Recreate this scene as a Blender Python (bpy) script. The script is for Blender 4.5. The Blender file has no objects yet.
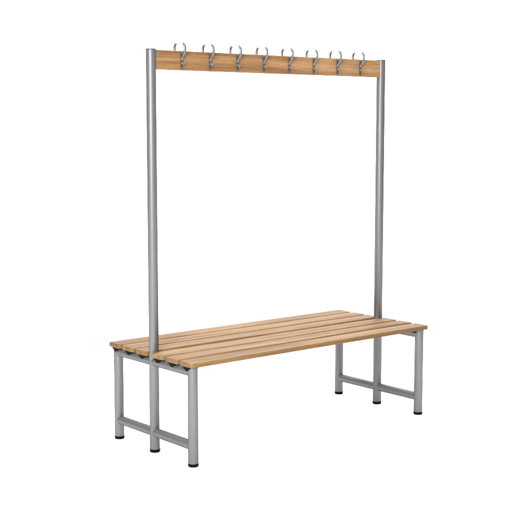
import bpy, bmesh, math, random
from mathutils import Vector, Matrix
random.seed(4)
S = bpy.context.scene
COL = S.collection

# ------------------------------------------------------------ camera
cam_d = bpy.data.cameras.new('camera')
cam = bpy.data.objects.new('camera', cam_d); COL.objects.link(cam)
cam_d.sensor_width = 36
cam_d.lens = 1159.23 / 512 * 36
cam_d.clip_start = .05; cam_d.clip_end = 200
YAW, PITCH = 0.6901, -0.1147
cam.location = (-2.9024, -4.2352, 1.4808)
fwd = Vector((math.sin(YAW) * math.cos(PITCH), math.cos(YAW) * math.cos(PITCH), math.sin(PITCH)))
cam.rotation_euler = fwd.to_track_quat('-Z', 'Y').to_euler()
S.camera = cam

# ------------------------------------------------------------ studio light
w = bpy.data.worlds.new('World'); S.world = w; w.use_nodes = True
bg = w.node_tree.nodes['Background']
bg.inputs[0].default_value = (1, 1, 1, 1); bg.inputs[1].default_value = 0.20

def softbox(name, loc, target, sx, sy, power, col=(1, 1, 1)):
    l = bpy.data.lights.new(name, 'AREA'); l.shape = 'RECTANGLE'
    l.size = sx; l.size_y = sy; l.energy = power; l.color = col
    o = bpy.data.objects.new(name, l); COL.objects.link(o)
    o.location = loc
    o.rotation_euler = (Vector(target) - Vector(loc)).to_track_quat('-Z', 'Y').to_euler()
    return o
softbox('softbox_overhead', (0.7, 0.3, 5.0), (0.7, 0.3, 0), 6, 6, 410)
softbox('softbox_key', (-3.9, -3.3, 2.5), (0.6, 0, 1.1), 1.6, 3.0, 365)
softbox('softbox_background', (2.2, 2.0, 5.5), (4.6, 6.2, 0.6), 7, 2, 380)
S.view_settings.view_transform = 'Standard'
S.view_settings.look = 'None'
S.view_settings.gamma = 1
S.view_settings.exposure = 0.75

# ------------------------------------------------------------ materials
def mat(name):
    m = bpy.data.materials.new(name); m.use_nodes = True
    nt = m.node_tree
    return m, nt, nt.nodes['Principled BSDF']
def N(nt, t, **k):
    n = nt.nodes.new(t)
    for a, b in k.items(): setattr(n, a, b)
    return n
def ramp(nt, stops):
    r = N(nt, 'ShaderNodeValToRGB')
    e = r.color_ramp.elements
    while len(e) < len(stops): e.new(.5)
    for i, (p, c) in enumerate(stops):
        e[i].position = p; e[i].color = (*c, 1)
    return r

def wood_material(name, rail=False):
    m, nt, b = mat(name); L = nt.links
    tc = N(nt, 'ShaderNodeTexCoord')
    at = N(nt, 'ShaderNodeAttribute', attribute_name='plank_seed')
    cmb = N(nt, 'ShaderNodeCombineXYZ')
    mu = N(nt, 'ShaderNodeMath', operation='MULTIPLY'); mu.inputs[1].default_value = 37.0
    L.new(at.outputs['Fac'], mu.inputs[0])
    for i in range(3): L.new(mu.outputs[0], cmb.inputs[i])
    add = N(nt, 'ShaderNodeVectorMath', operation='ADD')
    L.new(tc.outputs['Object'], add.inputs[0]); L.new(cmb.outputs[0], add.inputs[1])
    def noise(scale, sc, det, rough, dist=0):
        mp = N(nt, 'ShaderNodeMapping'); mp.inputs['Scale'].default_value = sc
        n = N(nt, 'ShaderNodeTexNoise'); n.inputs['Scale'].default_value = scale
        n.inputs['Detail'].default_value = det; n.inputs['Roughness'].default_value = rough
        n.inputs['Distortion'].default_value = dist
        L.new(add.outputs[0], mp.inputs[0]); L.new(mp.outputs[0], n.inputs['Vector'])
        return n
    broad = noise(1, (1.3, 26, 26), 3, .55, .5)          # growth bands
    fine = noise(1, (7, 260, 260), 3, .6)                # fibres
    pores = noise(1, (26, 620, 620), 2, .5)              # short dark pores
    tone = noise(1, (1.7, 5, 5), 2, .5)                  # slow drift of tone
    r1 = ramp(nt, [(.28, (.093, .049, .019)), (.42, (.130, .073, .030)), (.54, (.163, .098, .043)), (.74, (.196, .128, .062))])
    L.new(broad.outputs['Fac'], r1.inputs[0])
    r2 = ramp(nt, [(.32, (.72, .66, .60)), (.52, (1, 1, 1)), (.8, (1.10, 1.09, 1.07))])
    L.new(fine.outputs['Fac'], r2.inputs[0])
    r3 = ramp(nt, [(.30, (.62, .55, .48)), (.40, (1, 1, 1))])
    L.new(pores.outputs['Fac'], r3.inputs[0])
    r4 = ramp(nt, [(.3, (.90, .86, .80)), (.7, (1.07, 1.06, 1.06))])
    L.new(tone.outputs['Fac'], r4.inputs[0])
    r5 = ramp(nt, [(0, (.90, .88, .85)), (.5, (1, .98, .95)), (.9, (1.04, 1.03, 1.01)), (1, (1.38, 1.34, 1.40))])
    L.new(at.outputs['Fac'], r5.inputs[0])
    last = r1
    for r in (r2, r3, r4, r5):
        mx = N(nt, 'ShaderNodeMix', data_type='RGBA', blend_type='MULTIPLY'); mx.inputs[0].default_value = 1
        L.new(last.outputs[2] if last.bl_idname == 'ShaderNodeMix' else last.outputs[0], mx.inputs[6])
        L.new(r.outputs[0], mx.inputs[7]); last = mx
    L.new(last.outputs[2], b.inputs['Base Color'])
    rr = N(nt, 'ShaderNodeMapRange'); rr.inputs[3].default_value = .58; rr.inputs[4].default_value = .72
    L.new(fine.outputs['Fac'], rr.inputs[0]); L.new(rr.outputs[0], b.inputs['Roughness'])
    b.inputs['Specular IOR Level'].default_value = .16
    bp = N(nt, 'ShaderNodeBump'); bp.inputs['Strength'].default_value = .25; bp.inputs['Distance'].default_value = .0006
    L.new(fine.outputs['Fac'], bp.inputs['Height']); L.new(bp.outputs[0], b.inputs['Normal'])
    return m
WOOD = wood_material('oiled_ash_wood')

def metal_material(name, base, metallic, rough, speck=.06, bump=.12):
    m, nt, b = mat(name); L = nt.links
    tc = N(nt, 'ShaderNodeTexCoord')
    n = N(nt, 'ShaderNodeTexNoise'); n.inputs['Scale'].default_value = 520; n.inputs['Detail'].default_value = 2
    L.new(tc.outputs['Object'], n.inputs['Vector'])
    a = 1 - speck; c = 1 + speck
    r = ramp(nt, [(.35, tuple(base * a for _ in range(3))), (.65, tuple(base * c for _ in range(3)))])
    L.new(n.outputs['Fac'], r.inputs[0]); L.new(r.outputs[0], b.inputs['Base Color'])
    n2 = N(nt, 'ShaderNodeTexNoise'); n2.inputs['Scale'].default_value = 14; n2.inputs['Detail'].default_value = 4
    L.new(tc.outputs['Object'], n2.inputs['Vector'])
    mr = N(nt, 'ShaderNodeMapRange'); mr.inputs[3].default_value = rough - .05; mr.inputs[4].default_value = rough + .06
    L.new(n2.outputs['Fac'], mr.inputs[0]); L.new(mr.outputs[0], b.inputs['Roughness'])
    b.inputs['Metallic'].default_value = metallic
    bp = N(nt, 'ShaderNodeBump'); bp.inputs['Strength'].default_value = bump; bp.inputs['Distance'].default_value = .0004
    L.new(n.outputs['Fac'], bp.inputs['Height']); L.new(bp.outputs[0], b.inputs['Normal'])
    return m
STEEL = metal_material('silver_powder_coat', .134, .65, .47, .16)
STEEL.node_tree.nodes['Principled BSDF'].inputs['Specular Tint'].default_value = (.05, .05, .05, 1)
CHROME = metal_material('cast_hook_metal', .125, .8, .34, .03, .05)
PLASTIC = metal_material('black_rubber', .002, 0, .6, .1)
PLASTIC.node_tree.nodes['Principled BSDF'].inputs['Specular IOR Level'].default_value = .05
CAP = metal_material('dark_grey_plastic_cap', .03, 0, .45, .08)

m, nt, b = mat('white_backdrop_paper')
tc = N(nt, 'ShaderNodeTexCoord'); n = N(nt, 'ShaderNodeTexNoise'); n.inputs['Scale'].default_value = 40
nt.links.new(tc.outputs['Object'], n.inputs['Vector'])
r = ramp(nt, [(.3, (.93, .93, .93)), (.7, (.95, .95, .95))])
nt.links.new(n.outputs['Fac'], r.inputs[0]); nt.links.new(r.outputs[0], b.inputs['Base Color'])
b.inputs['Roughness'].default_value = .9; b.inputs['Specular IOR Level'].default_value = .1
PAPER = m

# ------------------------------------------------------------ helpers
def obj(name, bm, material, parent=None, smooth=True, angle=35):
    me = bpy.data.meshes.new(name)
    bmesh.ops.recalc_face_normals(bm, faces=bm.faces)
    if smooth:
        for f in bm.faces: f.smooth = True
        for e in bm.edges:
            if len(e.link_faces) == 2 and e.calc_face_angle(0) > math.radians(angle): e.smooth = False
    bm.to_mesh(me); bm.free()
    me.materials.append(material)
    o = bpy.data.objects.new(name, me); COL.objects.link(o)
    if parent: o.parent = parent
    return o
def lathe(bm, prof, axis='z', origin=(0, 0, 0), seg=48, closed=True):
    """prof: list of (radius, height)"""
    rings = []
    ox, oy, oz = origin
    for r_, h in prof:
        ring = []
        for k in range(seg):
            a = 2 * math.pi * k / seg
            u, v = r_ * math.cos(a), r_ * math.sin(a)
            p = (ox + u, oy + v, oz + h) if axis == 'z' else (ox + u, oy + h, oz + v)
            ring.append(bm.verts.new(p))
        rings.append(ring)
    for a, b_ in zip(rings, rings[1:]):
        for k in range(seg):
            bm.faces.new((a[k], a[(k + 1) % seg], b_[(k + 1) % seg], b_[k]))
    if closed:
        bm.faces.new(rings[0][::-1]); bm.faces.new(rings[-1])
def box(bm, x0, x1, y0, y1, z0, z1):
    v = [bm.verts.new((x, y, z)) for x in (x0, x1) for y in (y0, y1) for z in (z0, z1)]
    for q in ((0, 1, 3, 2), (4, 6, 7, 5), (0, 4, 5, 1), (2, 3, 7, 6), (0, 2, 6, 4), (1, 5, 7, 3)):
        bm.faces.new([v[i] for i in q])
    return v
def plank(bm, x0, x1, y0, y1, z0, z1, rc, re, seed, layer):
    t = bmesh.new(); box(t, x0, x1, y0, y1, z0, z1)
    es = [e for e in t.edges if abs(e.verts[0].co.z - e.verts[1].co.z) > 1e-4]
    if rc: bmesh.ops.bevel(t, geom=es, offset=rc, segments=5, affect='EDGES', profile=.5)
    es = [e for e in t.edges if abs(e.verts[0].co.z - e.verts[1].co.z) < 1e-6]
    bmesh.ops.bevel(t, geom=es, offset=re, segments=4, affect='EDGES', profile=.5)
    mp = {v: bm.verts.new(v.co) for v in t.verts}
    for f in t.faces:
        nf = bm.faces.new([mp[v] for v in f.verts]); nf[layer] = seed
    t.free()
def sweep(bm, pts, rad, seg=12, flat=1.0):
    """round rod along points in the y-z plane; x is its width direction"""
    P = [Vector(p) for p in pts]
    # Catmull-Rom
    Q, R = [], []
    for i in range(len(P) - 1):
        p0 = P[max(i - 1, 0)]; p1 = P[i]; p2 = P[i + 1]; p3 = P[min(i + 2, len(P) - 1)]
        for k in range(5):
            t = k / 5
            Q.append(.5 * ((2 * p1) + (p2 - p0) * t + (2 * p0 - 5 * p1 + 4 * p2 - p3) * t * t + (3 * p1 - p0 - 3 * p2 + p3) * t ** 3))
            R.append(rad[i] * (1 - t) + rad[i + 1] * t)
    Q.append(P[-1]); R.append(rad[-1])
    # rounded tip
    d = (Q[-1] - Q[-2]).normalized()
    e, rr = Q[-1].copy(), R[-1]
    for a in (30, 55, 75):
        Q.append(e + d * rr * math.sin(math.radians(a))); R.append(rr * math.cos(math.radians(a)))
    rings = []
    for i, q in enumerate(Q):
        t = (Q[min(i + 1, len(Q) - 1)] - Q[max(i - 1, 0)]).normalized()
        nx = Vector((1, 0, 0)); nb = t.cross(nx).normalized()
        rings.append([bm.verts.new(q + (nx * math.cos(2 * math.pi * k / seg) * flat + nb * math.sin(2 * math.pi * k / seg)) * R[i]) for k in range(seg)])
    for a, b_ in zip(rings, rings[1:]):
        for k in range(seg):
            bm.faces.new((a[k], a[(k + 1) % seg], b_[(k + 1) % seg], b_[k]))
    bm.faces.new(rings[0][::-1]); bm.faces.new(rings[-1])
def link_copy(o, loc, parent):
    c = o.copy(); COL.objects.link(c); c.parent = parent; c.location = loc
    return c

# ------------------------------------------------------------ the white sweep it stands on
bm = bmesh.new()
A = math.radians(90) - YAW                      # direction away from the camera, in plan
prof = [(-9.0, 0), (3.2, 0)]
R_ = 2.2
for k in range(1, 25):
    a = math.pi / 2 * k / 24
    prof.append((3.2 + R_ * math.sin(a), R_ - R_ * math.cos(a)))
prof.append((3.2 + R_, 9.0))
def sp(u, s, z):
    return (0.7 + u * math.cos(A) + s * math.sin(A), u * math.sin(A) - s * math.cos(A), z)
cols = [[bm.verts.new(sp(u, s, z)) for u, z in prof] for s in (-9, -3, 3, 9)]
for a, b_ in zip(cols, cols[1:]):
    for k in range(len(prof) - 1):
        bm.faces.new((a[k], a[k + 1], b_[k + 1], b_[k]))
o = obj('backdrop', bm, PAPER); o['kind'] = 'structure'

# ------------------------------------------------------------ the bench
LEN, DEP, R = 1.4255, 0.5844, 0.0221
SEAT, THK, OVER = 0.461, 0.0215, 0.031
TOP = 1.8
bench = bpy.data.objects.new('changing_room_bench', None); COL.objects.link(bench)
bench.location = (LEN / 2, 0, 0)
bench['label'] = 'double sided slatted wooden bench on silver tube legs with coat hook rail overhead'
bench['category'] = 'bench'
X0, X1 = -LEN / 2, LEN / 2

# seat: three slats each side of the posts
bm = bmesh.new(); lay = bm.faces.layers.float.new('plank_seed')
for sgn in (1, -1):
    for k in range(3):
        a = (.0155, .1250, .2340)[k]
        y0, y1 = sorted((sgn * a, sgn * (a + .0935)))
        dx = random.uniform(-.0012, .0012)
        plank(bm, X0 - OVER + dx, X1 + OVER + dx, y0, y1, SEAT - THK, SEAT, .011, .0045, random.random() * .9, lay)
obj('seat', bm, WOOD, bench)

# uprights and legs, each with its rubber foot
def foot_mesh(parent):
    bm = bmesh.new()
    lathe(bm, [(R * .90, .0), (R * 1.0, .0012), (R * 1.045, .004), (R * 1.045, .0125), (R * 1.01, .0142), (R * .8, .0142)])
    return obj('rubber_foot', bm, PLASTIC, parent)
BZ = SEAT - THK - R - .001
foot = None
for x in (X0, X1):
    for y in (-DEP / 2, 0, DEP / 2):
        bm = bmesh.new()
        if y == 0:
            lathe(bm, [(R * .97, .013), (R, .0142), (R, TOP - .006), (R * .985, TOP - .0045), (R * .8, TOP - .0045)], seg=64)
            t = obj('upright_post', bm, STEEL, bench)
        else:
            lathe(bm, [(R * .97, .013), (R, .0142), (R, BZ + R - .003), (R * .9, BZ + R)], seg=64)
            t = obj('leg', bm, STEEL, bench)
        t.location = (x, y, 0)
        if foot is None: foot = foot_mesh(t)
        else: link_copy(foot, (0, 0, 0), t)
        if y == 0:
            bm = bmesh.new()
            lathe(bm, [(R * .85, TOP - .0046), (R * 1.03, TOP - .0046), (R * 1.03, TOP - .0012), (R * .97, TOP), (R * .5, TOP + .0008)], seg=64)
            obj('end_cap', bm, CAP, t)

# welded cross tubes: low crossbar and seat bearer in each end frame
for x in (X0, X1):
    bm = bmesh.new(); lathe(bm, [(.0205, -DEP / 2), (.0205, DEP / 2)], axis='y', seg=64)
    t = obj('crossbar', bm, STEEL, bench); t.location = (x, 0, .091)
    bm = bmesh.new(); lathe(bm, [(R * .97, -DEP / 2), (R * .97, DEP / 2)], axis='y', seg=64)
    t = obj('seat_bearer', bm, STEEL, bench); t.location = (x, 0, BZ)
    sp0 = None
    for sgn in (1, -1):
        for k in range(3):
            yc = sgn * ((.0155, .1250, .2340)[k] + .0468)
            if sp0 is None:
                bm = bmesh.new()
                z1 = R - .0005
                prof = [(-.026, z1), (.026, z1), (.024, z1 - .003), (.004, z1 - .0165), (-.004, z1 - .0165), (-.024, z1 - .003)]
                va = [bm.verts.new((-R - .0035, p, z)) for p, z in prof]
                vb = [bm.verts.new((R + .0035, p, z)) for p, z in prof]
                bm.faces.new(va); bm.faces.new(vb[::-1])
                for i in range(6): bm.faces.new((va[i], vb[i], vb[(i + 1) % 6], va[(i + 1) % 6]))
                sp0 = obj('slat_spacer', bm, PLASTIC, t, smooth=False); sp0.location = (0, yc, 0)
            else: link_copy(sp0, (0, yc, 0), t)

# coat rail with eight pairs of hooks
T = .012
bm = bmesh.new(); lay = bm.faces.layers.float.new('plank_seed')
plank(bm, X0 + R - .004, X1 - R + .004, -T, T, 1.7103, 1.7956, 0, .002, 1.0, lay)
rail = obj('coat_rail', bm, WOOD, bench)
def hook_mesh():
    bm = bmesh.new()
    # back plate with rounded ends lying on the face of the rail (y = 0), hook grows to -y
    t = bmesh.new()
    pr = []
    for k in range(13):
        a = math.pi * k / 12; pr.append((.0065 * math.cos(a), 1.784 + .0065 * math.sin(a)))
    pr += [(-.0048, 1.762), (-.0060, 1.748), (-.0048, 1.735)]
    for k in range(13):
        a = math.pi + math.pi * k / 12; pr.append((.0065 * math.cos(a), 1.7225 + .0065 * math.sin(a)))
    pr += [(.0048, 1.735), (.0060, 1.748), (.0048, 1.762)]
    va = [t.verts.new((x, .0, z)) for x, z in pr]; vb = [t.verts.new((x * .8, -.0042, z)) for x, z in pr]
    t.faces.new(va); t.faces.new(vb[::-1])
    n = len(pr)
    for i in range(n): t.faces.new((va[i], vb[i], vb[(i + 1) % n], va[(i + 1) % n]))
    mp = {v: bm.verts.new(v.co) for v in t.verts}
    for f in t.faces: bm.faces.new([mp[v] for v in f.verts])
    t.free()
    sweep(bm, [(0, -.002, 1.756), (0, -.007, 1.768), (0, -.0165, 1.778), (0, -.0245, 1.790), (0, -.0270, 1.806), (0, -.0245, 1.819), (0, -.0185, 1.8275)],
          [.0056, .0056, .0055, .0055, .0053, .0051, .0058], flat=1.15)
    sweep(bm, [(0, -.002, 1.744), (0, -.008, 1.736), (0, -.015, 1.7345), (0, -.0195, 1.741)], [.0048, .0042, .0038, .0042])
    for z in (1.7855, 1.7215):
        rings = []
        for r_, d in ((.0036, .0035), (.0036, .0052), (.0022, .0062)):
            rings.append([bm.verts.new((r_ * math.cos(2 * math.pi * k / 12), -d, z + r_ * math.sin(2 * math.pi * k / 12))) for k in range(12)])
        for a, b_ in zip(rings, rings[1:]):
            for k in range(12): bm.faces.new((a[k], a[(k + 1) % 12], b_[(k + 1) % 12], b_[k]))
        bm.faces.new(rings[-1])
    return bm
hk = None
for k in range(8):
    x = .155 + .1582 * k - LEN / 2
    for side in (-1, 1):
        if hk is None: hk = obj('coat_hook', hook_mesh(), CHROME, rail); c = hk
        else: c = link_copy(hk, (0, 0, 0), rail)
        c.location = (x, side * (T + .0003), 0)
        c.rotation_euler = (0, 0, 0 if side < 0 else math.pi)

S.render.engine = 'CYCLES'
